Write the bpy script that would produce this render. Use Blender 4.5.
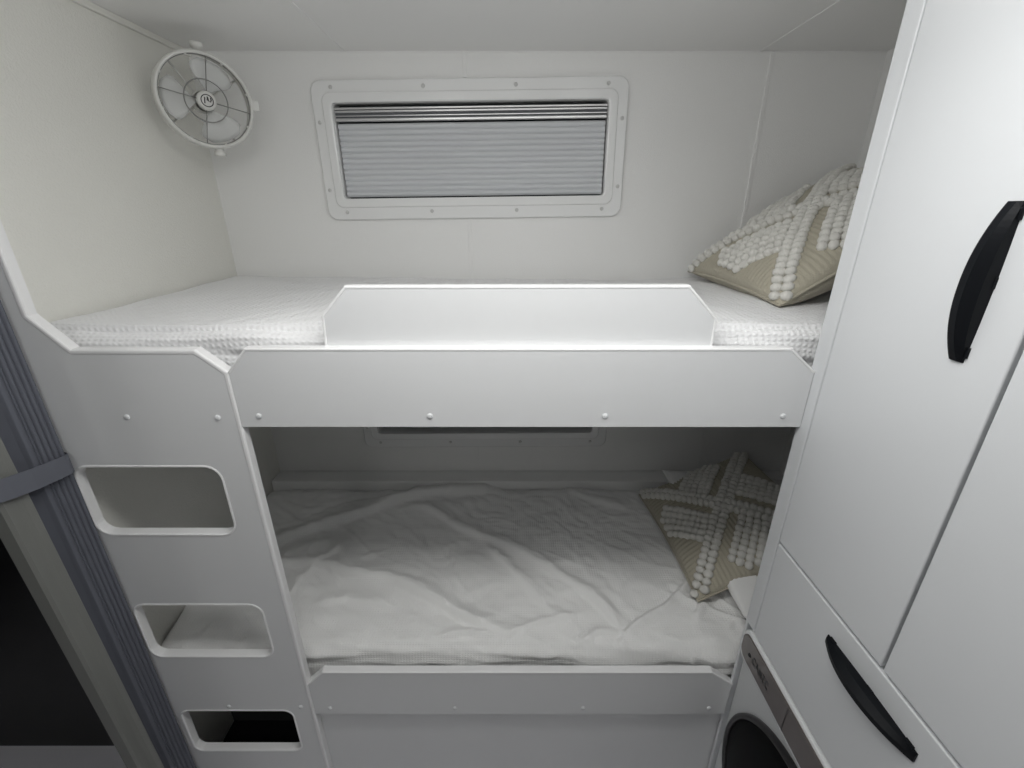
import bpy, bmesh, math, random
from mathutils import Vector, Matrix, noise

for _o in list(bpy.data.objects):
    bpy.data.objects.remove(_o)
SC = bpy.context.scene
COL = SC.collection
PI = math.pi
H = 1.58            # camera height above the floor; all builder z values below are measured from this level

# ------------------------------------------------------------------ camera
cd = bpy.data.cameras.new('camera')
cam = bpy.data.objects.new('camera', cd)
COL.objects.link(cam)
cam.location = (0, 0, H)
cam.rotation_euler = (PI / 2 - math.atan(175 / 446), 0, 0)
cd.sensor_fit = 'HORIZONTAL'
cd.sensor_width = 36
cd.lens = 36 * 446 / 1024
cd.clip_start = 0.02
SC.camera = cam

# ------------------------------------------------------------------ world, lights, exposure
SC.view_settings.view_transform = 'Standard'
SC.view_settings.look = 'None'
SC.view_settings.gamma = 1
SC.view_settings.exposure = 0.55
SC.view_settings.use_curve_mapping = False
w = bpy.data.worlds.new('night')
SC.world = w
w.use_nodes = True
w.node_tree.nodes['Background'].inputs[0].default_value = (0.05, 0.06, 0.08, 1)
w.node_tree.nodes['Background'].inputs[1].default_value = 0.2


def ceiling_lamp(name, x, y, z, size, power, col=(1, 1, 0.985), down=False):
    if down:
        l = bpy.data.lights.new(name, 'AREA')
        l.shape = 'RECTANGLE'
        l.size = 0.62
        l.size_y = size
    else:
        l = bpy.data.lights.new(name, 'POINT')
        l.shadow_soft_size = size
    l.energy = power
    l.color = col
    o = bpy.data.objects.new(name, l)
    COL.objects.link(o)
    o.location = (x, y, z + H)
    return o


CEIL = 0.3765
for x in (-0.27, 0.0, 0.27):          # the long ceiling fitting over the front edge of the bunks
    ceiling_lamp('ceiling_lamp', x, 0.42, CEIL - 0.095, 0.085, 1.2)
ceiling_lamp('ceiling_lamp_diffuser', 0.0, 0.42, CEIL - 0.190, 0.12, 1.35, down=True)
ceiling_lamp('aisle_fill', -0.48, -0.36, CEIL - 0.095, 0.085, 1.5)  # added fill light behind the camera, lifts the lower boards, curtain and doorway floor
ceiling_lamp('side_room_fill', -1.55, -0.05, CEIL - 0.095, 0.085, 2.0)  # added fill light, no known fitting; brightens the floor past the doorway


# ------------------------------------------------------------------ materials
def mat(name, col, rough=0.5, metal=0.0, bump=None, spec=0.5, coat=0.0, mottle=0.0):
    m = bpy.data.materials.new(name)
    m.use_nodes = True
    nt = m.node_tree
    b = nt.nodes['Principled BSDF']
    b.inputs['Base Color'].default_value = (*col, 1)
    b.inputs['Roughness'].default_value = rough
    b.inputs['Metallic'].default_value = metal
    b.inputs['Specular IOR Level'].default_value = spec
    b.inputs['Coat Weight'].default_value = coat
    tc = nt.nodes.new('ShaderNodeTexCoord')
    if mottle:
        n = nt.nodes.new('ShaderNodeTexNoise')
        n.inputs['Scale'].default_value = 2.5
        n.inputs['Detail'].default_value = 4
        nt.links.new(tc.outputs['Object'], n.inputs['Vector'])
        mx = nt.nodes.new('ShaderNodeMix')
        mx.data_type = 'RGBA'
        mx.inputs[6].default_value = (*[c * (1 - mottle) for c in col], 1)
        mx.inputs[7].default_value = (*[min(1, c * (1 + mottle)) for c in col], 1)
        nt.links.new(n.outputs['Fac'], mx.inputs[0])
        nt.links.new(mx.outputs[2], b.inputs['Base Color'])
    if bump:
        scale, strength, dist = bump
        n = nt.nodes.new('ShaderNodeTexNoise')
        n.inputs['Scale'].default_value = scale
        n.inputs['Detail'].default_value = 3
        nt.links.new(tc.outputs['Object'], n.inputs['Vector'])
        bp = nt.nodes.new('ShaderNodeBump')
        bp.inputs['Strength'].default_value = strength
        bp.inputs['Distance'].default_value = dist
        nt.links.new(n.outputs['Fac'], bp.inputs['Height'])
        nt.links.new(bp.outputs['Normal'], b.inputs['Normal'])
    return m


def fabric(name, col, pitch, strength, dist, fine=600, diag=False):
    """woven cloth: two crossed wave bands plus fine noise as bump"""
    m = bpy.data.materials.new(name)
    m.use_nodes = True
    nt = m.node_tree
    b = nt.nodes['Principled BSDF']
    b.inputs['Base Color'].default_value = (*col, 1)
    b.inputs['Roughness'].default_value = 0.9
    b.inputs['Specular IOR Level'].default_value = 0.15
    b.inputs['Sheen Weight'].default_value = 0.15
    tc = nt.nodes.new('ShaderNodeTexCoord')
    waves = []
    # lay the weave over the rounded front as well: coordinates (x, y + z)
    sx = nt.nodes.new('ShaderNodeSeparateXYZ')
    sb = nt.nodes.new('ShaderNodeMath')
    sb.operation = 'ADD'
    cx = nt.nodes.new('ShaderNodeCombineXYZ')
    nt.links.new(tc.outputs['Object'], sx.inputs[0])
    nt.links.new(sx.outputs['Y'], sb.inputs[0])
    nt.links.new(sx.outputs['Z'], sb.inputs[1])
    nt.links.new(sx.outputs['X'], cx.inputs['X'])
    nt.links.new(sb.outputs[0], cx.inputs['Y'])
    for axis in ('X', 'Y'):
        wv = nt.nodes.new('ShaderNodeTexWave')
        wv.wave_type = 'BANDS'
        wv.bands_direction = axis
        wv.inputs['Scale'].default_value = 2 * PI / (20 * pitch)
        wv.inputs['Distortion'].default_value = 1.2
        wv.inputs['Detail'].default_value = 1
        wv.inputs['Detail Scale'].default_value = 2
        nt.links.new(cx.outputs[0], wv.inputs['Vector'])
        waves.append(wv)
    mul = nt.nodes.new('ShaderNodeMath')
    mul.operation = 'MULTIPLY'
    nt.links.new(waves[0].outputs['Fac'], mul.inputs[0])
    nt.links.new(waves[1].outputs['Fac'], mul.inputs[1])
    n = nt.nodes.new('ShaderNodeTexNoise')
    n.inputs['Scale'].default_value = fine
    nt.links.new(tc.outputs['Object'], n.inputs['Vector'])
    ad = nt.nodes.new('ShaderNodeMath')
    ad.operation = 'MULTIPLY_ADD'
    ad.inputs[1].default_value = 0.25
    nt.links.new(n.outputs['Fac'], ad.inputs[0])
    nt.links.new(mul.outputs[0], ad.inputs[2])
    bp = nt.nodes.new('ShaderNodeBump')
    bp.inputs['Strength'].default_value = strength
    bp.inputs['Distance'].default_value = dist
    nt.links.new(ad.outputs[0], bp.inputs['Height'])
    nt.links.new(bp.outputs['Normal'], b.inputs['Normal'])
    return m


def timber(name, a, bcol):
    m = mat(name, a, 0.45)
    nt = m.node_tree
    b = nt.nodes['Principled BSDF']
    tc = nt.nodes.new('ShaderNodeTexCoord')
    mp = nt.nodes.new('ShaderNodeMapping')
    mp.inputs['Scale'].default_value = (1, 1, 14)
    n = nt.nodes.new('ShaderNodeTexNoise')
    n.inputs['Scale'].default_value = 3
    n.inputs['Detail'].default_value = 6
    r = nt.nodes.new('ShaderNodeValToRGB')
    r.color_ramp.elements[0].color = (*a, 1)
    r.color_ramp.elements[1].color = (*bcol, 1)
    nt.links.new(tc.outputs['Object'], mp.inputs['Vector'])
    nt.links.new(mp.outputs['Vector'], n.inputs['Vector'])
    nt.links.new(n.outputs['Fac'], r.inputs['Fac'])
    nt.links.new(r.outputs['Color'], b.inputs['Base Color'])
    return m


M = {
    'wall': mat('textured_wall_lining', (0.88, 0.88, 0.868), 0.42, bump=(300, 0.4, 0.0018)),
    'wall_cream': mat('cream_wall_lining', (0.84, 0.835, 0.785), 0.5, bump=(300, 0.55, 0.0022)),
    'ceiling': mat('ceiling_lining', (0.90, 0.90, 0.89), 0.4, bump=(300, 0.2, 0.001)),
    'floor': mat('grey_vinyl_floor', (0.84, 0.83, 0.88), 0.6, bump=(200, 0.3, 0.001), mottle=0.08),
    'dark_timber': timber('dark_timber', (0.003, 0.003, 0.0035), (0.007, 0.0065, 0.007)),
    'panel': mat('white_laminate', (0.745, 0.753, 0.758), 0.33, bump=(900, 0.12, 0.0004)),
    'cabinet': mat('white_cabinet_laminate', (0.70, 0.715, 0.73), 0.36, bump=(900, 0.15, 0.0004)),
    'edge': mat('white_edge_trim', (0.88, 0.88, 0.88), 0.3),
    'cap': mat('white_screw_cap', (0.76, 0.77, 0.78), 0.25),
    'frame': mat('window_frame_plastic', (0.88, 0.885, 0.88), 0.18, coat=0.3),
    'screw': mat('frame_screw_cover', (0.62, 0.62, 0.61), 0.4),
    'blind': mat('pleated_blind_cloth', (0.71, 0.725, 0.745), 0.75, bump=(400, 0.2, 0.0006)),
    'rail': mat('aluminium_rail', (0.62, 0.62, 0.62), 0.3, metal=0.6),
    'dark_rail': mat('dark_flyscreen', (0.12, 0.125, 0.135), 0.6),
    'glass_dark': mat('night_window_glass', (0.02, 0.022, 0.026), 0.08),
    'black': mat('black_plastic_handle', (0.004, 0.005, 0.007), 0.55, spec=0.18, bump=(700, 0.15, 0.0004)),
    'gap': mat('carcass_grey', (0.5, 0.51, 0.51), 0.6),  # mid-grey carcass behind the cupboard doors
    'washer': mat('silver_white_appliance', (0.64, 0.655, 0.66), 0.28, coat=0.3),
    'washer_trim': mat('washer_light_trim', (0.74, 0.755, 0.76), 0.22, coat=0.4),
    'console': mat('brown_grey_console', (0.115, 0.098, 0.094), 0.22, coat=0.5),
    'letter': mat('black_lettering', (0.01, 0.01, 0.012), 0.5),
    'porthole': mat('smoked_porthole', (0.004, 0.004, 0.0045), 0.5, spec=0.08),
    'porthole_rim': mat('dark_porthole_rim', (0.022, 0.021, 0.022), 0.3),
    'rubber': mat('grey_rubber_seal', (0.1, 0.1, 0.1), 0.7),
    'sheet': fabric('seersucker_sheet', (0.90, 0.90, 0.905), 0.011, 0.55, 0.0022, fine=250),
    'sheet_low': fabric('waffle_sheet', (0.90, 0.898, 0.885), 0.0065, 0.45, 0.0012, fine=300),
    'pillowcase': fabric('plain_pillowcase', (0.84, 0.84, 0.83), 0.004, 0.3, 0.0006),
    'weave': fabric('beige_weave', (0.44, 0.41, 0.33), 0.005, 0.5, 0.0008),
    'yarn': fabric('cream_yarn', (0.70, 0.69, 0.65), 0.003, 0.5, 0.001),
    'curtain': mat('blue_grey_pleated_vinyl', (0.125, 0.133, 0.16), 0.7, bump=(600, 0.2, 0.0005)),
    'strap': mat('grey_strap', (0.135, 0.143, 0.17), 0.75, bump=(900, 0.3, 0.0006)),
    'post': mat('grey_metal_post', (0.20, 0.204, 0.192), 0.5, metal=0.0, bump=(500, 0.1, 0.0003)),
    'fan': mat('white_fan_plastic', (0.72, 0.72, 0.69), 0.3),
    'fan_blade': mat('pale_fan_blade', (0.60, 0.61, 0.60), 0.35),
    'fan_blade_clear': None,
    'fan_wire': mat('smoky_fan_guard', (0.24, 0.24, 0.23), 0.3),
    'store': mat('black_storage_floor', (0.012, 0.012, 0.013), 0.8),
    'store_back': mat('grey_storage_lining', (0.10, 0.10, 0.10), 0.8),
}

_m = mat('translucent_fan_blade', (0.80, 0.81, 0.80), 0.25)
_m.node_tree.nodes['Principled BSDF'].inputs['Alpha'].default_value = 0.55
M['fan_blade_clear'] = _m

# ------------------------------------------------------------------ builders
ORG = {}


def _finish(name, me, material, parent, origin, smooth):
    """world-coordinate mesh (z from camera level) -> object with its own origin"""
    me.name = name
    me.transform(Matrix.Translation((0, 0, H)))
    vs = [v.co for v in me.vertices]
    mn = Vector([min(v[i] for v in vs) for i in range(3)])
    mx = Vector([max(v[i] for v in vs) for i in range(3)])
    if origin is None:
        origin = (mn + mx) / 2
        if parent is None:
            origin.z = mn.z
    origin = Vector(origin)
    me.transform(Matrix.Translation(-origin))
    me.materials.clear()
    me.materials.append(material)
    for p in me.polygons:
        p.use_smooth = smooth
    o = bpy.data.objects.new(name, me)
    COL.objects.link(o)
    if parent is not None:
        o.parent = parent
        o.location = origin - ORG[parent.name]
    else:
        o.location = origin
    ORG[o.name] = origin
    if smooth == 'auto':
        pass
    return o


def obj(name, src, material, parent=None, origin=None, smooth=False):
    if isinstance(src, bmesh.types.BMesh):
        bmesh.ops.recalc_face_normals(src, faces=src.faces)
        me = bpy.data.meshes.new(name)
        src.to_mesh(me)
        src.free()
    else:
        me = src
    return _finish(name, me, material, parent, origin, smooth)


def thing(name, label, cat, loc, group=None):
    o = bpy.data.objects.new(name, None)
    o.empty_display_size = 0.05
    COL.objects.link(o)
    L = Vector((loc[0], loc[1], loc[2] + H))
    o.location = L
    ORG[o.name] = L
    return tag(o, label, cat, group)


def tag(o, label, cat, group=None):
    o['label'] = label
    o['category'] = cat
    if group:
        o['group'] = group
    return o


def struct(o, label=None):
    o['kind'] = 'structure'
    if label:
        o['label'] = label
    return o


def bm_new():
    return bmesh.new()


def add_box(bm, x0, x1, y0, y1, z0, z1, bev=0.0, seg=2):
    t = bmesh.new()
    bmesh.ops.create_cube(t, size=1)
    for v in t.verts:
        v.co = Vector(((x0 + x1) / 2 + v.co.x * (x1 - x0), (y0 + y1) / 2 + v.co.y * (y1 - y0), (z0 + z1) / 2 + v.co.z * (z1 - z0)))
    if bev:
        bmesh.ops.bevel(t, geom=list(t.edges), offset=bev, segments=seg, profile=0.5, affect='EDGES')
    join(bm, t)
    return bm


def join(bm, t):
    me = bpy.data.meshes.new('tmp')
    t.to_mesh(me)
    t.free()
    bm.from_mesh(me)
    bpy.data.meshes.remove(me)


def box(*a, **k):
    return add_box(bm_new(), *a, **k)


def add_tube(bm, pts, r, seg=8, closed=False, scale=None):
    pts = [Vector(p) for p in pts]
    n = len(pts)
    rings = []
    ref = None
    for i, p in enumerate(pts):
        if closed:
            d = pts[(i + 1) % n] - pts[i - 1]
        else:
            d = pts[min(i + 1, n - 1)] - pts[max(i - 1, 0)]
        d.normalize()
        if ref is None:
            ref = d.orthogonal().normalized()
        a = (ref - d * ref.dot(d)).normalized()
        ref = a
        b = d.cross(a)
        rr = r if scale is None else r * scale[i]
        rings.append([bm.verts.new(p + rr * (math.cos(t) * a + math.sin(t) * b)) for t in [2 * PI * k / seg for k in range(seg)]])
    for i in range(n if closed else n - 1):
        A, B = rings[i], rings[(i + 1) % n]
        for k in range(seg):
            bm.faces.new((A[k], A[(k + 1) % seg], B[(k + 1) % seg], B[k]))
    if not closed:
        bm.faces.new(rings[0][::-1])
        bm.faces.new(rings[-1])
    return bm


def add_lathe(bm, prof, C, a, b, n, seg=48, closed=False):
    """profile of (radius, height along n) turned about the axis n through C"""
    C = Vector(C)
    rings = []
    for (r, h) in prof:
        if r < 1e-6:
            rings.append([bm.verts.new(C + n * h)])
        else:
            rings.append([bm.verts.new(C + n * h + r * (math.cos(t) * a + math.sin(t) * b)) for t in [2 * PI * k / seg for k in range(seg)]])
    m = len(rings)
    for i in range(m if closed else m - 1):
        A, B = rings[i], rings[(i + 1) % m]
        for k in range(seg):
            k2 = (k + 1) % seg
            if len(A) == 1 and len(B) == 1:
                continue
            if len(A) == 1:
                bm.faces.new((A[0], B[k2], B[k]))
            elif len(B) == 1:
                bm.faces.new((A[k], A[k2], B[0]))
            else:
                bm.faces.new((A[k], A[k2], B[k2], B[k]))
    return bm


def add_ball(bm, C, ax, ay, az, seg=8, rings=6):
    """ellipsoid with semi-axis vectors ax, ay, az"""
    C = Vector(C)
    rows = []
    for i in range(rings + 1):
        th = PI * i / rings
        if i in (0, rings):
            rows.append([bm.verts.new(C + az * math.cos(th))])
        else:
            rows.append([bm.verts.new(C + az * math.cos(th) + (ax * math.cos(2 * PI * k / seg) + ay * math.sin(2 * PI * k / seg)) * math.sin(th)) for k in range(seg)])
    for i in range(rings):
        A, B = rows[i], rows[i + 1]
        for k in range(seg):
            k2 = (k + 1) % seg
            if len(A) == 1:
                bm.faces.new((A[0], B[k], B[k2]))
            elif len(B) == 1:
                bm.faces.new((A[k], B[0], A[k2]))
            else:
                bm.faces.new((A[k], B[k], B[k2], A[k2]))
    return bm


def rrect(x0, x1, z0, z1, r, n=6):
    out = []
    for cx, cz, a0 in ((x1 - r, z1 - r, 0), (x0 + r, z1 - r, PI / 2), (x0 + r, z0 + r, PI), (x1 - r, z0 + r, 1.5 * PI)):
        for k in range(n + 1):
            t = a0 + PI / 2 * k / n
            out.append((cx + r * math.cos(t), cz + r * math.sin(t)))
    return out


def flat_panel(outline, holes, depth, bev):
    """filled 2-D outline with holes, given a thickness and a rounded edge, as a mesh in the xy plane"""
    cu = bpy.data.curves.new('outline', 'CURVE')
    cu.dimensions = '2D'
    cu.fill_mode = 'BOTH'
    cu.extrude = depth / 2 - bev
    cu.bevel_depth = bev
    cu.bevel_resolution = 2
    cu.offset = -bev
    for loop in [outline] + list(holes):
        s = cu.splines.new('POLY')
        s.points.add(len(loop) - 1)
        for p, (x, y) in zip(s.points, loop):
            p.co = (x, y, 0, 1)
        s.use_cyclic_u = True
    o = bpy.data.objects.new('outline', cu)
    COL.objects.link(o)
    dg = bpy.context.evaluated_depsgraph_get()
    dg.update()
    me = bpy.data.meshes.new_from_object(o.evaluated_get(dg))
    bpy.data.objects.remove(o)
    bpy.data.curves.remove(cu)
    return me


def panel_xz(outline, holes, y0, y1, bev=0.001):
    me = flat_panel(outline, holes, y1 - y0, bev)
    me.transform(Matrix(((1, 0, 0, 0), (0, 0, -1, (y0 + y1) / 2), (0, 1, 0, 0), (0, 0, 0, 1))))
    return me


def panel_yz(outline, holes, x0, x1, bev=0.001):
    me = flat_panel(outline, holes, x1 - x0, bev)
    me.transform(Matrix(((0, 0, 1, (x0 + x1) / 2), (1, 0, 0, 0), (0, 1, 0, 0), (0, 0, 0, 1))))
    return me


def panel_xy(outline, z0, z1, bev=0.001):
    me = flat_panel(outline, [], z1 - z0, bev)
    me.transform(Matrix.Translation((0, 0, (z0 + z1) / 2)))
    return me


def add_strip(bm, path, w0, w1, y0, y1, closed=False, rnd=0.003):
    """edge moulding in an xz panel: the path is offset by w0..w1 to its left, spanning y0..y1, with rounded front corners"""
    n = len(path)
    P = [Vector((p[0], p[1])) for p in path]
    prof = [(w0, y1), (w0, y0 + rnd), (w0 + (w1 - w0) * 0.12, y0 + rnd * 0.35), (w0 + (w1 - w0) * 0.3, y0), (w0 + (w1 - w0) * 0.7, y0), (w0 + (w1 - w0) * 0.88, y0 + rnd * 0.35), (w1, y0 + rnd), (w1, y1)]
    rings = []
    for i in range(n):
        if closed:
            d0 = (P[i] - P[i - 1]).normalized()
            d1 = (P[(i + 1) % n] - P[i]).normalized()
        else:
            d0 = (P[i] - P[i - 1]).normalized() if i else (P[1] - P[0]).normalized()
            d1 = (P[i + 1] - P[i]).normalized() if i < n - 1 else d0
        n0 = Vector((-d0.y, d0.x))
        n1 = Vector((-d1.y, d1.x))
        m = (n0 + n1)
        m = m / max(0.3, m.dot(n0))
        rings.append([bm.verts.new((P[i].x + m.x * a, y, P[i].y + m.y * a)) for a, y in prof])
    k = len(prof)
    for i in range(n if closed else n - 1):
        A, B = rings[i], rings[(i + 1) % n]
        for j in range(k):
            bm.faces.new((A[j], A[(j + 1) % k], B[(j + 1) % k], B[j]))
    if not closed:
        bm.faces.new(rings[0])
        bm.faces.new(rings[-1][::-1])
    return bm


def cap_dome(name, x, y, z, parent, axis='y', r=0.0052):
    bm = bm_new()
    if axis == 'y':
        a, b, n = Vector((1, 0, 0)), Vector((0, 0, 1)), Vector((0, -1, 0))
    else:
        a, b, n = Vector((0, 1, 0)), Vector((0, 0, 1)), Vector((-1, 0, 0))
    add_lathe(bm, [(r, -0.001), (r, 0.0008), (r * 0.85, 0.0018), (r * 0.5, 0.0026), (0, 0.0029)], (x, y, z), a, b, n, 14)
    return obj(name, bm, M['cap'], parent, smooth=True)


# ------------------------------------------------------------------ the setting
XL, XR = -0.83, 0.96          # inner faces of the side walls of the bunk
YB = 1.374                    # inner face of the back wall
YF = 0.70                     # front plane of the bunk
K = 1.0309
FL = -H                       # floor

WIN = {'upper': (-0.109, 0.148), 'lower': (-0.0935, -0.598)}
HW, HH = 0.366, 0.1165


def win_hole(c):
    return rrect(c[0] - HW - 0.008, c[0] + HW + 0.008, c[1] - HH - 0.010, c[1] + HH + 0.010, 0.012)


o = obj('wall_back', panel_xz([(XL - 0.03, FL), (XR + 0.03, FL), (XR + 0.03, CEIL), (XL - 0.03, CEIL)], [win_hole(WIN['upper']), win_hole(WIN['lower'])], YB, YB + 0.04, 0.0005), M['wall'])
struct(o, 'white textured back wall behind the two bunks')
struct(obj('wall_left', box(XL - 0.03, XL, YF + 0.002, YB, FL, CEIL), M['wall_cream']), 'cream end wall at the left end of the bunks')
struct(obj('wall_right', box(XR, XR + 0.03, -1.7, YB, FL, CEIL), M['wall']))
struct(obj('wall_aisle', box(XL - 0.03, XL, -1.7, -0.30, FL, CEIL), M['wall']))
struct(obj('wall_rear', box(-2.1, XR + 0.03, -1.73, -1.7, FL, CEIL), M['wall']))
struct(obj('ceiling', box(-2.1, XR + 0.03, -1.73, YB + 0.04, CEIL, CEIL + 0.03), M['ceiling']), 'white ceiling lining')
struct(obj('floor', box(-2.1, XR + 0.03, -1.73, YB + 0.04, FL - 0.03, FL), M['floor']), 'grey vinyl floor')
# the unlit room beyond the doorway on the left
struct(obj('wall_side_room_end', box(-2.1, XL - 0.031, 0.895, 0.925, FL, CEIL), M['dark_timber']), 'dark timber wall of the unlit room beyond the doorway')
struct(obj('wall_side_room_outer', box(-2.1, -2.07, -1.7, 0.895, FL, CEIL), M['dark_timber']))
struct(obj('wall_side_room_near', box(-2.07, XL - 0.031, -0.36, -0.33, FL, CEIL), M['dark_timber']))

# joint covers
def joint(name, bm, m):
    return struct(obj(name, bm, m))


bm = bm_new()
for (za, zb) in ((0.3185, CEIL), (-0.428, -0.0225), (FL, -0.768)):
    add_box(bm, -0.1275, -0.1180, YB - 0.004, YB, za, zb, bev=0.0008)
joint('trim_1', bm, M['wall'])
joint('trim_2', box(0.6630, 0.6725, YB - 0.003, YB, FL, CEIL, bev=0.0008), M['wall'])
joint('trim_3', box(-0.4350, -0.4280, YF + 0.02, YB, CEIL - 0.0018, CEIL, bev=0.0008), M['ceiling'])
joint('trim_4', box(0.6330, 0.6400, YF + 0.02, YB, CEIL - 0.0018, CEIL, bev=0.0008), M['ceiling'])
bm = bm_new()
add_box(bm, XL, XL + 0.009, YF + 0.02, YB, CEIL - 0.013, CEIL, bev=0.002)
joint('trim_5', bm, M['wall_cream'])
joint('trim_6', box(XL, XR, YB - 0.003, YB, CEIL - 0.003, CEIL, bev=0.001), M['ceiling'])


# ------------------------------------------------------------------ windows
def window(name, c, blind_down, label):
    cx, cz = c
    root = thing(name, label, 'window', (cx, YB, cz))
    root['kind'] = 'structure'
    # outer flange, raised inner step, sloping reveal
    fo = rrect(cx - 0.4175, cx + 0.4175, cz - 0.173, cz + 0.169, 0.028, 8)
    f1 = rrect(cx - HW - 0.012, cx + HW + 0.012, cz - HH - 0.012, cz + HH + 0.012, 0.018, 8)
    fr = obj('window_frame', panel_xz(fo, [f1], YB - 0.011, YB - 0.0002, 0.0045), M['frame'], root, smooth=False)
    so = rrect(cx - HW - 0.024, cx + HW + 0.024, cz - HH - 0.024, cz + HH + 0.024, 0.022, 8)
    fi = rrect(cx - HW, cx + HW, cz - HH, cz + HH, 0.010, 8)
    obj('inner_bead', panel_xz(so, [fi], YB - 0.0155, YB - 0.002, 0.004), M['frame'], fr)
    ro = rrect(cx - HW - 0.006, cx + HW + 0.006, cz - HH - 0.006, cz + HH + 0.006, 0.012, 8)
    obj('window_reveal', panel_xz(ro, [fi], YB - 0.002, YB + 0.036, 0.0008), M['frame'], fr)
    for k in range(4):
        x = cx - 0.362 + 0.2413 * k
        for z in (cz + 0.152, cz - 0.152):
            s = cap_dome('screw_cover', x, YB - 0.0105, z, fr, r=0.0052)
            s.data.materials[0] = M['screw']
    for z in (cz + 0.072, cz - 0.094):
        for x in (cx - 0.403, cx + 0.403):
            s = cap_dome('screw_cover', x, YB - 0.0105, z, fr, r=0.0052)
            s.data.materials[0] = M['screw']
    obj('window_pane', box(cx - HW - 0.006, cx + HW + 0.006, YB + 0.032, YB + 0.036, cz - HH - 0.006, cz + HH + 0.006), M['glass_dark'], root)
    top, bot = cz + HH, cz - HH
    if blind_down:
        bm = bm_new()
        add_box(bm, cx - HW + 0.001, cx + HW - 0.001, YB + 0.002, YB + 0.016, top - 0.0135, top - 0.008, bev=0.0015)
        add_box(bm, cx - HW + 0.001, cx + HW - 0.001, YB + 0.002, YB + 0.016, top - 0.0205, top - 0.0150, bev=0.0015)
        obj('screen_rail', bm, M['rail'], root)
        obj('flyscreen_fold', box(cx - HW + 0.001, cx + HW - 0.001, YB + 0.008, YB + 0.020, top - 0.034, top - 0.0205), M['dark_rail'], root)
        obj('flyscreen_wire', box(cx - HW + 0.001, cx + HW - 0.001, YB + 0.0065, YB + 0.009, top - 0.0285, top - 0.0265), M['rail'], root)
        obj('blind_rail', box(cx - HW + 0.001, cx + HW - 0.001, YB + 0.002, YB + 0.016, top - 0.041, top - 0.0335, bev=0.002), M['rail'], root)
        # pleated cloth
        bm = bm_new()
        z0, z1 = top - 0.0445, bot + 0.004
        n = 13 * 5
        rows = []
        for i in range(n + 1):
            z = z0 + (z1 - z0) * i / n
            y = YB + (0.0145, 0.0100, 0.0085, 0.0088, 0.0110)[i % 5]
            rows.append([bm.verts.new((cx + s * (HW - 0.003), y, z)) for s in (-1, 1)] + [bm.verts.new((cx + s * (HW - 0.003), y + 0.001, z)) for s in (1, -1)])
        for i in range(n):
            A, B = rows[i], rows[i + 1]
            for j in range(4):
                bm.faces.new((A[j], A[(j + 1) % 4], B[(j + 1) % 4], B[j]))
        bm.faces.new(rows[0])
        bm.faces.new(rows[-1][::-1])
        obj('pleated_blind', bm, M['blind'], root)
    else:
        obj('blind_rail', box(cx - HW + 0.001, cx + HW - 0.001, YB + 0.002, YB + 0.016, top - 0.020, top - 0.008, bev=0.002), M['rail'], root)
    root.rotation_euler = (0, -math.atan(0.0125 if blind_down else 0.006), 0)
    return root


window('window_1', WIN['upper'], True, 'long low window with white frame and grey pleated blind drawn down')
window('window_2', WIN['lower'], False, 'lower window whose white sill edge shows beneath the upper bunk')

# ------------------------------------------------------------------ bunk bed (one fixed piece of furniture)
bunk = thing('bunk_bed', 'built-in white laminate bunk bed with step holes cut in its left end panel', 'bunk bed', (0, 1.0, FL))
T = 0.015
edge_path = [(-0.772, CEIL - 0.002), (-0.772, -0.158), (-0.722, -0.215), (-0.520, -0.215), (-0.4745, -0.254), (-0.4645, FL + 0.001)]
outline = [(-0.829, FL + 0.001)] + [(-0.829, CEIL - 0.002)] + edge_path
holes_def = [(-0.801, -0.534, -0.588, -0.437, 0.028), (-0.796, -0.527, -0.9235, -0.7715, 0.026), (-0.786, -0.521, -1.2535, -1.105, 0.022)]
holes = []
for (x0, x1, z0, z1, r) in holes_def:
    h = rrect(x0, x1, z0, z1, r, 6)
    holes.append(h)
lp = obj('ladder_panel', panel_xz(outline, holes, YF, YF + T, 0.0012), M['panel'], bunk)
lp['label'] = 'end panel with three rounded step holes'
obj('edge_trim', add_strip(bm_new(), edge_path, 0.0012, -0.0085, YF - 0.0012, YF + T + 0.001), M['edge'], lp)
for h in holes:
    obj('hole_rim', add_strip(bm_new(), h, 0.0014, -0.0045, YF - 0.0012, YF + T + 0.002, closed=True), M['edge'], lp)
for x, z in ((-0.6685, -0.3362), (-0.511, -0.3375), (-0.666, -1.0895), (-0.497, -1.0915)):
    cap_dome('screw_cap', x, YF - 0.0002, z, lp)

XC = 0.5054                    # door plane of the cupboard on the right
fb_path = [(-0.4735, -0.356), (-0.4735, -0.2535), (-0.438, -0.2135), (0.458, -0.2135), (0.5050, -0.2535), (0.5050, -0.356)]
ub = obj('upper_front_board', panel_xz(fb_path, [], YF, YF + T, 0.001), M['panel'], bunk)
obj('edge_trim', add_strip(bm_new(), fb_path[1:5], 0.0015, -0.0035, YF - 0.0010, YF + T + 0.0005), M['edge'], ub)
for x in (-0.4393, -0.1423, 0.1612, 0.4701):
    cap_dome('screw_cap', x, YF - 0.0002, -0.3345, ub)
G0 = YF + T + 0.0005
gd = [(-0.311, -0.33), (-0.311, -0.212), (-0.309, -0.1610), (-0.266, -0.1150), (0.2825, -0.1140), (0.3335, -0.1660), (0.3335, -0.33)]
gr = obj('guard_rail', panel_xz(gd, [], G0, G0 + T, 0.001), M['panel'], bunk)
obj('edge_trim', add_strip(bm_new(), gd[1:], 0.0015, -0.0040, G0 - 0.0010, G0 + T + 0.0005), M['edge'], gr)
lb_path = [(-0.4670, -1.117), (-0.4680, -1.014), (-0.4290, -0.975), (0.4520, -0.975), (0.5050, -1.014), (0.5050, -1.117)]
lb = obj('lower_front_board', panel_xz(lb_path, [], YF, YF + T, 0.001), M['panel'], bunk)
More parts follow.
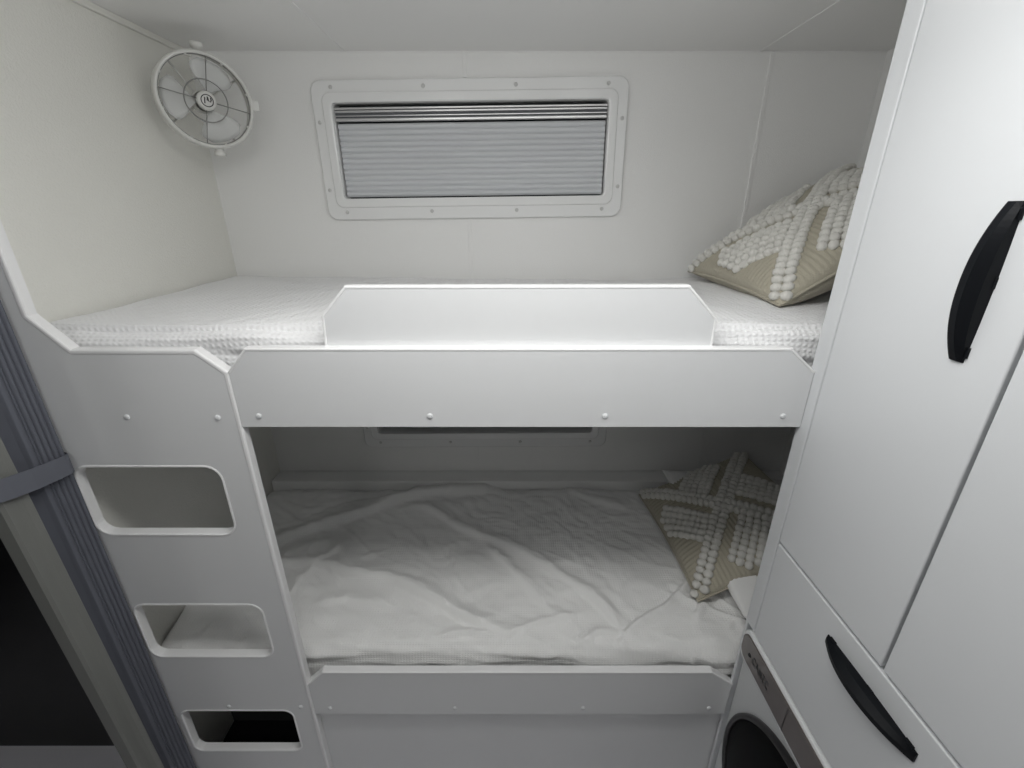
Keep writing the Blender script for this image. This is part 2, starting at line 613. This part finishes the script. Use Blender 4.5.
obj('edge_trim', add_strip(bm_new(), lb_path[1:5], 0.0015, -0.0035, YF - 0.0010, YF + T + 0.0005), M['edge'], lb)
for x in (-0.4287, -0.1344, 0.1676, 0.4646):
    cap_dome('screw_cap', x, YF - 0.0002, -1.0955, lb)
obj('base_panel', box(-0.4755, 0.5300, YF + 0.0165, YF + 0.033, FL + 0.001, -1.118), M['panel'], bunk)
obj('upper_base', box(XL + 0.001, XR - 0.001, YF + 0.035, YB - 0.002, -0.352, -0.334), M['panel'], bunk)
obj('lower_base', box(XL + 0.001, XR - 0.001, YF + 0.035, YB - 0.002, -1.112, -1.094), M['panel'], bunk)
obj('rear_ledge', box(XL + 0.001, XR - 0.001, 1.305, YB - 0.002, -1.093, -0.872, bev=0.003), M['wall'], bunk)
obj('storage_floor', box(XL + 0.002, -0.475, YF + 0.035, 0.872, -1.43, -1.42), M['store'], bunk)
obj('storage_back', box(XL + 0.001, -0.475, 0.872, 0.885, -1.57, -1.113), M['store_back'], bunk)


# ------------------------------------------------------------------ bedding
def bed_slab(name, x0, x1, y0, y1, z0, z1, r, nx, disp, m, endr=None):
    """padded slab swept along x; disp(x, y, top) moves the upper skin along its normal"""
    endr = endr or r
    prof = []                  # (y, z, ny, nz)
    def seg(a, b, n, nrm):
        for i in range(n):
            t = i / n
            prof.append((a[0] + (b[0] - a[0]) * t, a[1] + (b[1] - a[1]) * t, *nrm))
    def arc(cy, cz, a0, a1, n):
        for i in range(n):
            t = a0 + (a1 - a0) * i / n
            prof.append((cy + r * math.cos(t), cz + r * math.sin(t), math.cos(t), math.sin(t)))
    step = (x1 - x0) / nx
    seg((y0, z0), (y0, z1 - r), max(4, int((z1 - r - z0) / step)), (-1, 0))
    arc(y0 + r, z1 - r, PI, PI / 2, max(8, int(r * 1.6 / step)))
    seg((y0 + r, z1), (y1 - r, z1), int((y1 - y0 - 2 * r) / step), (0, 1))
    arc(y1 - r, z1 - r, PI / 2, 0, 10)
    seg((y1, z1 - r), (y1, z0), 8, (1, 0))
    prof.append((y1, z0, 1, 0))
    yc = (y0 + y1) / 2
    verts, faces = [], []
    xs = [x0 + (x1 - x0) * i / nx for i in range(nx + 1)]
    for x in xs:
        d = min(x - x0, x1 - x)
        ins = endr - math.sqrt(max(0, endr * endr - (endr - d) ** 2)) if d < endr else 0
        for (y, z, ny, nz) in prof:
            k = disp(x, y, z, ny, nz)
            yy = y + ny * (k - ins * (0.25 if abs(ny) > 0.7 else 1) * 1.0)
            zz = z + nz * (k - ins)
            verts.append((x, yy, max(z0, zz)))
    n = len(prof)
    for i in range(nx):
        for j in range(n - 1):
            a = i * n + j
            faces.append((a, a + n, a + n + 1, a + 1))
        faces.append((i * n + n - 1, (i + 1) * n + n - 1, (i + 1) * n, i * n))
    faces.append(tuple(range(n)))
    faces.append(tuple(range(nx * n + n - 1, nx * n - 1, -1)))
    me = bpy.data.meshes.new(name)
    me.from_pydata(verts, [], faces)
    o = obj(name, me, m, smooth=True)
    bm = bmesh.new()
    bm.from_mesh(o.data)
    bmesh.ops.recalc_face_normals(bm, faces=bm.faces)
    bm.to_mesh(o.data)
    bm.free()
    return o


def upper_disp(x, y, z, ny, nz):
    v = Vector((x, y + z, 0))
    k = 0.010 * noise.noise(Vector((x * 2.2, y * 2.6, 3.1)))
    k += 0.004 * noise.noise(Vector((x * 7, y * 9, z * 9)))
    # seersucker puckers
    wob = 1.6 * noise.noise(Vector((x * 9, y * 9, z * 9 + 4)))
    k += (0.0003 + 0.0008 * max(0, nz) ** 2) * math.sin(x * 2 * PI / 0.014 + wob) * math.sin((y + z) * 2 * PI / 0.0125 + wob)
    if ny < -0.3:              # loose hanging folds along the front edge
        k += 0.013 * noise.noise(Vector((x * 6 + z * 20, z * 45, 7.7))) - 0.005
    return k


sh = bed_slab('bed_sheet', XL + 0.004, XR - 0.004, 0.7385, YB - 0.003, -0.333, -0.187, 0.040, 460, upper_disp, M['sheet'], endr=0.014)
tag(sh, 'white puckered seersucker sheet over the upper bunk mattress', 'bed sheet')

CREASES = [
    ([(-0.74, 1.02), (-0.602, 1.108), (-0.374, 1.236), (-0.12, 1.30), (0.10, 1.33)], 0.030, 0.014),
    ([(-0.74, 0.90), (-0.631, 0.972), (-0.504, 0.961), (-0.348, 0.918), (-0.212, 0.872), (-0.11, 0.835), (0.005, 0.764)], 0.022, 0.012),
    ([(-0.36, 1.20), (-0.219, 1.155), (0.034, 1.01), (0.213, 0.866), (0.30, 0.751)], 0.020, 0.009),
    ([(0.50, 0.97), (0.39, 0.85), (0.316, 0.79), (0.24, 0.74)], 0.013, 0.009),
    ([(-0.528, 0.829), (-0.414, 0.859), (-0.283, 0.844)], 0.018, 0.007),
    ([(-0.204, 0.755), (-0.095, 0.785), (0.018, 0.755)], 0.012, 0.008),
    ([(0.165, 1.28), (0.411, 1.174)], 0.022, 0.006),
    ([(0.50, 0.90), (0.445, 0.82), (0.426, 0.75)], 0.012, 0.008),
    ([(-0.593, 0.80), (-0.551, 0.943), (-0.497, 1.06)], 0.018, 0.006),
    ([(-0.10, 1.08), (0.02, 0.93), (0.10, 0.80)], 0.016, 0.006),
    ([(-0.05, 0.74), (0.06, 0.80), (0.20, 0.83)], 0.010, 0.006),
    ([(0.12, 0.745), (0.20, 0.775), (0.31, 0.77)], 0.009, 0.007),
    ([(-0.70, 1.14), (-0.50, 1.25), (-0.30, 1.29)], 0.014, -0.006),
    ([(0.48, 0.76), (0.53, 0.80), (0.60, 0.79)], 0.010, 0.008),
]


def seg_dist(px, py, a, b):
    dx, dy = b[0] - a[0], b[1] - a[1]
    t = ((px - a[0]) * dx + (py - a[1]) * dy) / (dx * dx + dy * dy)
    t = max(0, min(1, t))
    ex, ey = px - a[0] - t * dx, py - a[1] - t * dy
    return math.hypot(ex, ey), (ex * dy - ey * dx)


def lower_disp(x, y, z, ny, nz):
    k = 0.008 * noise.noise(Vector((x * 2.5, y * 3.0, 9.4))) + (y - 0.76) * 0.105 * max(0, nz)
    wx = x + 0.03 * noise.noise(Vector((x * 5, y * 5, 1.0)))
    wy = y + 0.03 * noise.noise(Vector((x * 5, y * 5, 6.0)))
    # fine crumples running slanted
    k += 0.0065 * noise.noise(Vector((wx * 9 + wy * 5, wy * 16 - wx * 5, 2.2)))
    k += 0.0055 * abs(noise.noise(Vector((wx * 16 + wy * 16, wy * 22 - wx * 8, 5.2))))
    k += 0.0016 * noise.noise(Vector((wx * 45, wy * 45, 8.2)))
    # sharp little pulled folds running from back left to front right
    al, ac = wx * 0.80 - wy * 0.60, wx * 0.60 + wy * 0.80
    rg = 1 - abs(noise.noise(Vector((al * 2.6, ac * 11.0, 3.3)))) * 2
    am = max(0.0, noise.noise(Vector((x * 3.1, y * 3.1, 12.5))) + 0.35)
    k += 0.0120 * max(0.0, rg) ** 4 * am
    rg2 = 1 - abs(noise.noise(Vector((al * 6.0, ac * 24.0, 7.3)))) * 2
    k += 0.0040 * max(0.0, rg2) ** 3 * (0.4 + am)
    for pts, wd, hg in CREASES:
        best = 9
        side = 1
        tt = 0
        m = len(pts) - 1
        for i in range(m):
            d, s = seg_dist(wx, wy, pts[i], pts[i + 1])
            if d < best:
                best, side = d, s
        if best < 4 * wd:
            # steep on one side, shallow on the other
            ww = wd * (0.40 if side > 0 else 1.25)
            e0 = math.hypot(wx - pts[0][0], wy - pts[0][1])
            e1 = math.hypot(wx - pts[-1][0], wy - pts[-1][1])
            fade = min(1, e0 / 0.08) * min(1, e1 / 0.08)
            k += 1.5 * hg * math.exp(-(best / ww) ** 2) * fade
    if ny < -0.2:
        k += 0.007 * noise.noise(Vector((x * 7 + z * 22, z * 55, 1.7))) - 0.002
    return k


sl = bed_slab('bed_sheet', -0.827, XR - 0.004, 0.7345, 1.297, -1.0935, -0.948, 0.026, 380, lower_disp, M['sheet_low'], endr=0.016)
tag(sl, 'rumpled off-white sheet over the lower bunk mattress', 'bed sheet')


# ------------------------------------------------------------------ cushions
def soft_pad(corners, th_top, th_bot, n, rib=0.0, pinch=0.045, power=2.4):
    """square pad on four corner points (left, bottom, right, top); returns (bmesh, surface function)"""
    A, B, C, D = [Vector(c) for c in corners]
    nrm = (C - A).cross(D - B).normalized()
    if nrm.z < 0:
        nrm = -nrm
    side = ((B - A).length + (C - B).length) / 2

    def base(u, v):
        uu = 0.5 + (u - 0.5) * (1 - pinch * (1 - (2 * v - 1) ** 2))
        vv = 0.5 + (v - 0.5) * (1 - pinch * (1 - (2 * u - 1) ** 2))
        return A * (1 - uu) * (1 - vv) + B * uu * (1 - vv) + C * uu * vv + D * (1 - uu) * vv

    def puff(u, v):
        return max(0.0, (1 - abs(2 * u - 1) ** power) * (1 - abs(2 * v - 1) ** power)) ** 0.45

    def surf(u, v, lift=0.0):
        h = th_top * puff(u, v)
        r = 0
        if rib:
            du, dv = u - 0.5, v - 0.5
            c = u if abs(du) < abs(dv) else v
            r = rib * math.cos(c * side * 2 * PI / 0.0125) * min(1, puff(u, v) * 3)
        return base(u, v) + nrm * (h + r + lift)

    bm = bmesh.new()
    top = [[bm.verts.new(surf(i / n, j / n)) for j in range(n + 1)] for i in range(n + 1)]
    n2 = n
    bot = [[top[i][j] if i in (0, n) or j in (0, n) else bm.verts.new(base(i / n, j / n) - nrm * (th_bot * puff(i / n, j / n))) for j in range(n + 1)] for i in range(n + 1)]
    for i in range(n):
        for j in range(n):
            bm.faces.new((top[i][j], top[i + 1][j], top[i + 1][j + 1], top[i][j + 1]))
            bm.faces.new((bot[i][j], bot[i][j + 1], bot[i + 1][j + 1], bot[i + 1][j]))
    return bm, surf, nrm, side, base


def knotted_cushion(corners, label, th=(0.06, 0.05), seed=1, mirror=False):
    rnd = random.Random(seed)
    low = min(corners, key=lambda c: c[2])
    cen = [sum(c[i] for c in corners) / 4 for i in range(3)]
    root = thing('knotted_cushion', label, 'cushion', (cen[0], cen[1], low[2]), 'cream knotted cushions')
    bm, surf, nrm, side, base = soft_pad(corners, th[0], th[1], 120, rib=0.0016)
    cover = obj('cushion_cover', bm, M['weave'], root, smooth=True)
    kb = bmesh.new()
    inv = 1 / math.sqrt(2)
    hd = side * math.sqrt(2) / 2

    def put(p, q, la, lb, hh, ang=0.0):
        if mirror:
            q = -q
        u = 0.5 + (p * inv - q * inv) / side
        v = 0.5 + (p * inv + q * inv) / side
        if not (0.0 <= u <= 1 and 0.0 <= v <= 1):
            return
        P = surf(u, v, 0.003)
        e = 0.01
        du = (surf(min(1, u + e), v) - surf(max(0, u - e), v)).normalized()
        dv = (surf(u, min(1, v + e)) - surf(u, max(0, v - e))).normalized()
        nn = du.cross(dv).normalized()
        if nn.dot(nrm) < 0:
            nn = -nn
        X = (du + dv).normalized()
        Y = nn.cross(X)
        if mirror:
            Y = -Y if False else Y
        c, s = math.cos(ang), math.sin(ang)
        ax, ay = X * c + Y * s, -X * s + Y * c
        j = lambda: 1 + rnd.uniform(-0.12, 0.12)
        add_ball(kb, P + nn * rnd.uniform(-0.001, 0.002), ax * la * j(), ay * lb * j(), nn * hh * j(), 8, 6)

    for r4 in range(4):
        c, s = [(1, 0), (0, 1), (-1, 0), (0, -1)][r4]
        rot = lambda p, q: (p * c - q * s, p * s + q * c)
        base_ang = r4 * PI / 2
        p = 0.006
        while p < hd - 0.003:
            for sd in (-1, 1):
                put(*rot(p + (0.004 if sd > 0 else 0), sd * 0.0115), 0.0108, 0.0135, 0.0105, base_ang + sd * 0.35)
            p += 0.0178
        q = 0.058
        while q < 0.52 * hd:
            p = 0.034
            while p < 0.63 * hd and p + q < hd - 0.014:
                put(*rot(p, q), 0.0122, 0.0112, 0.0095, base_ang + rnd.uniform(-0.2, 0.2))
                p += 0.0185
            q += 0.0200
    obj('yarn_knots', kb, M['yarn'], root, smooth=True)
    # stitched seam around the rim
    sm = bmesh.new()
    loop = []
    N = 24
    for k in range(N):
        loop.append(base(k / N, 0))
    for k in range(N):
        loop.append(base(1, k / N))
    for k in range(N):
        loop.append(base(1 - k / N, 1))
    for k in range(N):
        loop.append(base(0, 1 - k / N))
    add_tube(sm, loop, 0.0035, 6, closed=True)
    obj('seam_piping', sm, M['weave'], root, smooth=True)
    return root


# upper bunk: leaning in the right corner
knotted_cushion([(0.505, 1.305, -0.166), (0.530, 0.880, -0.178), (0.925, 0.905, 0.045), (0.905, 1.325, 0.098)],
                'cream knotted cushion leaning in the right corner of the upper bunk', (0.062, 0.085), 3)
# lower bunk: lying over the white pillow
knotted_cushion([(0.425, 1.250, -0.888), (0.4665, 0.842, -0.915), (0.835, 0.880, -0.775), (0.752, 1.270, -0.742)],
                'cream knotted cushion lying on the white pillow of the lower bunk', (0.052, 0.016), 5)

bm, _, _, _, _ = soft_pad([(0.503, 1.290, -0.815), (0.545, 0.768, -0.893), (0.945, 0.768, -0.905), (0.945, 1.290, -0.860)], 0.034, 0.050, 60, pinch=0.02, power=3)
pl = obj('pillow', bm, M['pillowcase'], smooth=True)
tag(pl, 'plain white pillow under the knotted cushion on the lower bunk', 'pillow')


# ------------------------------------------------------------------ cupboard on the right
cab = thing('wardrobe', 'tall white laminate cupboard with black bow handles at the right', 'wardrobe', (0.73, 0.43, FL))
CY0, CY1 = 0.155, 0.710
XD = XC + 0.018
bm = bm_new()
add_box(bm, XD + 0.001, XR - 0.002, CY1 - 0.008, CY1, FL + 0.001, CEIL - 0.002)
add_box(bm, XD + 0.001, XR - 0.002, CY0, CY0 + 0.03, FL + 0.001, CEIL - 0.002)
add_box(bm, XR - 0.02, XR - 0.002, CY0, CY1, FL + 0.001, CEIL - 0.002)
add_box(bm, XD + 0.001, XR - 0.02, CY0, CY1, -0.822, -0.806)
add_box(bm, XD + 0.002, XR - 0.02, CY0, CY1, -0.594, -0.578)
add_box(bm, XD + 0.001, XR - 0.02, CY0, CY1, CEIL - 0.02, CEIL - 0.002)
add_box(bm, XD + 0.003, XR - 0.02, 0.415, 0.435, -0.594, CEIL - 0.002)
add_box(bm, XD + 0.001, XR - 0.02, CY0, CY1, FL + 0.001, -1.45)
obj('carcass', bm, M['gap'], cab)
sp = obj('front_stile', box(XC + 0.0004, XC + 0.022, CY1 - 0.0300, CY1 + 0.002, -0.8250, CEIL - 0.002, bev=0.002, seg=3), M['cabinet'], cab)
obj('end_panel_edge', box(XC + 0.0004, XC + 0.020, CY1 - 0.006, CY1 + 0.002, FL + 0.001, -0.8252, bev=0.001), M['cabinet'], cab)
dr = []
for (y0, y1) in ((0.4285, 0.6772), (0.1600, 0.4235)):
    d = obj('door', box(XC, XD, y0, y1, -0.5850, CEIL - 0.012, bev=0.0022, seg=3), M['cabinet'], cab)
    dr.append(d)
fl = obj('flap_door', box(XC, XD, 0.1600, 0.6772, -0.8235, -0.5905, bev=0.0022, seg=3), M['cabinet'], cab)
fl['label'] = 'wide low flap below the tall doors'


def bow_handle(parent, vertical, y, z, length=0.168, wid=0.019, rise=0.0245, tip=0.003):
    """solid crescent pull: flat back, arched front, chamfered along one side, three small locating tabs"""
    bm = bmesh.new()
    n = 28
    rings = []
    for i in range(n + 1):
        t = i / n * 2 - 1
        s = t * length / 2
        h = tip + (rise - tip) * (1 - abs(t) ** 2.2)
        wv = wid * (0.80 + 0.20 * (1 - t * t))
        prof = [(-wv / 2, 0.0), (-wv / 2, h * 0.55), (-wv * 0.12, h), (wv * 0.36, h * 0.96), (wv / 2, h * 0.86), (wv / 2, 0.0)]
        ring = []
        for (a, hh) in prof:
            if vertical:
                ring.append(bm.verts.new((XC - hh, y + a, z + s)))
            else:
                ring.append(bm.verts.new((XC - hh, y - s, z - a)))
        rings.append(ring)
    for i in range(n):
        A, B = rings[i], rings[i + 1]
        for j in range(6):
            bm.faces.new((A[j], A[(j + 1) % 6], B[(j + 1) % 6], B[j]))
    bm.faces.new(rings[0])
    bm.faces.new(rings[-1][::-1])
    for t in (-0.86, 0.05, 0.86):
        s = t * length / 2
        if vertical:
            add_box(bm, XC - 0.003, XC - 0.0001, y - wid / 2 - 0.0008, y - wid / 2 + 0.003, z + s - 0.006, z + s + 0.006)
        else:
            add_box(bm, XC - 0.004, XC - 0.0001, y - s - 0.006, y - s + 0.006, z + wid / 2 - 0.003, z + wid / 2 + 0.0008)
    return obj('handle', bm, M['black'], parent)


bow_handle(dr[0], True, 0.481, -0.0765)
bow_handle(dr[1], True, 0.365, -0.0765)
bow_handle(fl, False, 0.432, -0.639)

# ------------------------------------------------------------------ washing machine under the cupboard
wm = thing('washing_machine', 'silver-white front-loading washing machine built in below the cupboard', 'washing machine', (0.73, 0.43, -1.449))
WY0, WY1 = 0.205, 0.7005
WX = XC + 0.004
obj('body', box(WX, XR - 0.03, WY0, WY1, -1.448, -0.8285, bev=0.012, seg=4), M['washer'], wm)
# raised fascia with the dark console set into it
fo = rrect(WY0 + 0.004, WY1 - 0.001, -0.9100, -0.8265, 0.022, 8)
obj('fascia', panel_yz(fo, [], WX - 0.010, WX + 0.006, 0.005), M['washer_trim'], wm)
co = rrect(WY0 + 0.012, WY1 - 0.006, -0.8975, -0.8330, 0.022, 8)
cs = obj('control_console', panel_yz(co, [], WX - 0.0125, WX - 0.004, 0.002), M['console'], wm)
obj('console_seam', box(WX - 0.0128, WX - 0.012, 0.5330, 0.5340, -0.8965, -0.8340), M['letter'], cs)


def lettering(text, size, y, z, x, parent, squeeze=1.0):
    cu = bpy.data.curves.new('lettering', 'FONT')
    cu.body = text
    cu.size = size
    cu.extrude = 0.0002
    cu.space_character = 1.15
    cu.offset = 0.0004
    o = bpy.data.objects.new('lettering', cu)
    COL.objects.link(o)
    dg = bpy.context.evaluated_depsgraph_get()
    dg.update()
    me = bpy.data.meshes.new_from_object(o.evaluated_get(dg))
    bpy.data.objects.remove(o)
    me.transform(Matrix(((0, 0, -1, x), (-squeeze, 0, 0, y), (0, 1, 0, z), (0, 0, 0, 1))))
    return obj('lettering', me, M['letter'], parent)


lettering('CAMEC', 0.026, 0.6500, -0.8745, WX - 0.0129, cs, 0.62)
bm = bm_new()
add_tube(bm, [(WX - 0.0129, 0.6610 + 0.0034 * math.cos(t), -0.8690 + 0.0034 * math.sin(t)) for t in [2 * PI * k / 16 for k in range(16)]], 0.0012, 6, closed=True)
obj('round_mark', bm, M['letter'], cs)
ay, az, an = Vector((0, 1, 0)), Vector((0, 0, 1)), Vector((-1, 0, 0))
PC = (WX, 0.465, -1.140)
bm = bm_new()
add_lathe(bm, [(0.214, -0.004), (0.214, 0.007), (0.211, 0.011), (0.206, 0.012), (0.202, 0.008), (0.202, -0.004)], PC, ay, az, an, 72, closed=True)
rim = obj('porthole_rim', bm, M['porthole_rim'], wm, smooth=True)
bm = bm_new()
add_lathe(bm, [(0.204, 0.002), (0.200, 0.007), (0.178, 0.012), (0.12, 0.020), (0.06, 0.023), (0, 0.024)], PC, ay, az, an, 72)
obj('porthole_glass', bm, M['porthole'], rim, smooth=True)

# ------------------------------------------------------------------ folded concertina door on the left
fd = thing('concertina_door', 'blue-grey pleated concertina door folded and strapped beside the bunk end panel', 'folding door', (-0.815, 0.64, FL))
prof = []
N = 120
for i in range(N + 1):
    t = i / N
    y = 0.6965 - 0.0745 * t
    if t < 0.56:
        # five tight folds: broad rounded ridges with narrow creases between them
        x = -0.8015 + 0.0060 * (abs(math.sin(t / 0.56 * 4.6 * PI)) ** 0.55) - 0.004 * t
    else:
        k = (t - 0.56) / 0.44
        x = -0.8000 + 0.003 * math.sin(min(1, k * 2.2) * PI) - 0.034 * max(0, k - 0.35) ** 0.9
    prof.append((x, y))
full = prof + [(-0.842, 0.622), (-0.842, 0.6965)]
obj('pleated_curtain', panel_xy(full, FL + 0.012, CEIL - 0.03, 0.0005), M['curtain'], fd)
post = [(-0.820, 0.586), (-0.797, 0.586), (-0.7925, 0.590), (-0.7925, 0.598), (-0.7932, 0.606), (-0.7925, 0.615), (-0.7900, 0.6205), (-0.7892, 0.6225), (-0.7892, 0.6240), (-0.820, 0.6240)]
pme = panel_xy(post, FL + 0.010, CEIL - 0.03, 0.0008)
for v in pme.vertices:         # the strapped post leans a little
    v.co.y -= 0.0165 * (v.co.z + 1.15)
obj('lead_post', pme, M['post'], fd)
obj('head_track', box(-0.840, -0.792, 0.569, 0.6995, CEIL - 0.028, CEIL - 0.001, bev=0.002), M['post'], fd)
# strap: a slightly slanted band around post and pleats
bm = bmesh.new()
path = [(-0.790, 0.6925), (-0.7835, 0.680), (-0.7805, 0.655), (-0.7790, 0.62), (-0.7815, 0.590), (-0.786, 0.5700), (-0.796, 0.5670), (-0.826, 0.5670), (-0.845, 0.572), (-0.848, 0.60), (-0.848, 0.68), (-0.845, 0.6985), (-0.80, 0.6985)]
rings = []
for (x, y) in path:
    zt = -0.404 + (0.695 - y) * 0.17
    dx, dy = x + 0.815, y - 0.63
    L = math.hypot(dx, dy)
    ox, oy = dx / L * 0.0016, dy / L * 0.0016
    rings.append([bm.verts.new((x, y, zt)), bm.verts.new((x + ox, y + (oy if y < 0.69 else 0), zt)), bm.verts.new((x + ox, y + (oy if y < 0.69 else 0), zt - 0.037)), bm.verts.new((x, y, zt - 0.037))])
for i in range(len(rings)):
    A, B = rings[i], rings[(i + 1) % len(rings)]
    for j in range(4):
        bm.faces.new((A[j], A[(j + 1) % 4], B[(j + 1) % 4], B[j]))
obj('strap', bm, M['strap'], fd)

# ------------------------------------------------------------------ fan on the left wall
FC = Vector((-0.704, 1.194, 0.2315))
fn = Vector((0.66, -0.745, -0.08)).normalized()
fa = fn.cross(Vector((0, 0, 1))).normalized()
fa = -fa if fa.x < 0 else fa          # to the right seen from the front
fb = Vector(fn).cross(fa)
fb = -fb if fb.z < 0 else fb          # up
R = 0.095
fan = thing('wall_fan', 'small round white fan with clear blades high on the left wall', 'fan', (XL, 1.25, 0.238))


def fp(x, y, h=0.0):
    return FC + fa * (x * R) + fb * (y * R) + fn * h


bm = bm_new()
add_lathe(bm, [(R * 0.940, 0.005), (R * 0.955, 0.008), (R * 1.0, 0.008), (R * 1.03, 0.0), (R * 1.02, -0.038), (R * 0.985, -0.043), (R * 0.975, -0.036), (R * 0.975, -0.002)], FC, fa, fb, fn, 64, closed=True)
ring = obj('guard_ring', bm, M['fan'], fan, smooth=True)
bm = bm_new()
add_lathe(bm, [(R * 0.925, 0.002), (R * 0.962, 0.0025), (R * 0.962, -0.002), (R * 0.925, -0.002)], FC, fa, fb, fn, 64, closed=True)
obj('inner_guard_ring', bm, M['fan_wire'], ring, smooth=True)
bm = bm_new()
add_tube(bm, [fp(0.45 * math.cos(t), 0.45 * math.sin(t), 0.003) for t in [2 * PI * k / 48 for k in range(48)]], 0.0013, 6, closed=True)
obj('middle_guard_ring', bm, M['fan_wire'], ring, smooth=True)
for ang in (80, 170, 260, 350):
    t = math.radians(ang)
    obj('guard_spoke', add_tube(bm_new(), [fp(0.18 * math.cos(t), 0.18 * math.sin(t), 0.004), fp(0.95 * math.cos(t), 0.95 * math.sin(t), 0.002)], 0.0011, 6), M['fan_wire'], ring, smooth=True)
for ang in (35, 125, 215, 305):
    t = math.radians(ang)
    obj('rear_spoke', add_tube(bm_new(), [fp(0.25 * math.cos(t), 0.25 * math.sin(t), -0.040), fp(0.985 * math.cos(t), 0.985 * math.sin(t), -0.039)], 0.0022, 6), M['fan'], ring, smooth=True)
for ang in (15, 60, 105, 150, 195, 240, 285, 330):
    t = math.radians(ang)
    obj('guard_clip', add_ball(bm_new(), fp(0.94 * math.cos(t), 0.94 * math.sin(t), 0.003), fa * 0.003, fb * 0.003, fn * 0.002, 8, 6), M['fan'], ring, smooth=True)
bm = bm_new()
add_lathe(bm, [(R * 0.205, -0.004), (R * 0.205, 0.006), (R * 0.19, 0.009), (R * 0.15, 0.0105), (0, 0.011)], FC, fa, fb, fn, 40)
hub = obj('hub_cap', bm, M['fan'], fan, smooth=True)
bm = bm_new()
add_tube(bm, [fp(0.125 * math.cos(t), 0.125 * math.sin(t), 0.0112) for t in [2 * PI * k / 30 for k in range(30)]], 0.0010, 5, closed=True)
add_tube(bm, [fp(-0.06, -0.06, 0.0113), fp(-0.045, 0.07, 0.0113), fp(0.0, 0.0, 0.0113), fp(0.015, 0.085, 0.0113)], 0.0013, 5)
add_tube(bm, [fp(0.02, 0.07, 0.0113), fp(0.03, -0.01, 0.0113), fp(0.065, -0.025, 0.0113), fp(0.085, 0.02, 0.0113), fp(0.08, 0.07, 0.0113)], 0.0012, 5)
obj('round_emblem', bm, M['letter'], hub)
# motor behind the blades
bm = bm_new()
add_lathe(bm, [(R * 0.22, -0.022), (R * 0.24, -0.026), (R * 0.24, -0.056), (R * 0.20, -0.064), (0, -0.064)], FC, fa, fb, fn, 32)
obj('motor_housing', bm, M['fan'], fan, smooth=True)
# three broad paddles
for ang in (68, 180, 292):
    bm = bmesh.new()
    rows = []
    for i in range(9):
        r = 0.19 + 0.70 * i / 8
        half = math.radians(12 + 26 * math.sin(PI * min(1, i / 8 * 0.75)))
        if i == 8:
            half *= 0.72
        row = []
        for j in range(9):
            s = j / 8 * 2 - 1
            t = math.radians(ang) + half * s
            row.append((r * math.cos(t), r * math.sin(t), -0.012 + 0.006 * s))
        rows.append(row)
    tv = [[bm.verts.new(fp(x, y, h)) for x, y, h in row] for row in rows]
    bv = [[bm.verts.new(fp(x, y, h - 0.0015)) for x, y, h in row] for row in rows]
    for i in range(8):
        for j in range(8):
            bm.faces.new((tv[i][j], tv[i + 1][j], tv[i + 1][j + 1], tv[i][j + 1]))
            bm.faces.new((bv[i][j], bv[i][j + 1], bv[i + 1][j + 1], bv[i + 1][j]))
    for i in range(8):
        for j in (0, 8):
            bm.faces.new((tv[i][j], tv[i + 1][j], bv[i + 1][j], bv[i][j]))
    for j in range(8):
        for i in (0, 8):
            bm.faces.new((tv[i][j], tv[i][j + 1], bv[i][j + 1], bv[i][j]))
    obj('blade', bm, M['fan_blade_clear'], fan, smooth=True)
# pivot knobs, latch and wall bracket
for (x, y, sx, sy) in ((0.04, 1.055, 0, 1), (0.10, -1.055, 0, -1)):
    c = fp(x, y, -0.010)
    d = (fp(x + sx * 0.2, y + sy * 0.2, -0.010) - c).normalized()
    a = d.orthogonal().normalized()
    bm = bm_new()
    add_lathe(bm, [(0, -0.006), (0.010, -0.006), (0.010, 0.002), (0.0125, 0.003), (0.0125, 0.011), (0.011, 0.013), (0, 0.0135)], c, a, d.cross(a), d, 20)
    obj('pivot_knob', bm, M['fan'], fan, smooth=True)
bm = bm_new()
for v0 in (1,):
    t = bmesh.new()
    bmesh.ops.create_cube(t, size=1)
    for v in t.verts:
        v.co = fp(1.06, 0.03, -0.008) + fa * (v.co.x * 0.013) + fb * (v.co.y * 0.016) + fn * (v.co.z * 0.024)
    bmesh.ops.bevel(t, geom=list(t.edges), offset=0.002, segments=2, affect='EDGES')
    join(bm, t)
obj('guard_latch', bm, M['fan'], fan)
bm = bm_new()
bk = FC - fn * 0.055
wallp = Vector((XL + 0.008, 1.262, 0.238))
add_tube(bm, [bk, bk * 0.5 + wallp * 0.5, wallp], 0.011, 12)
add_lathe(bm, [(0.030, -0.0078), (0.030, -0.002), (0.026, 0.002), (0, 0.003)], wallp, Vector((0, 1, 0)), Vector((0, 0, 1)), Vector((1, 0, 0)), 28)
obj('wall_bracket', bm, M['fan'], fan, smooth=True)
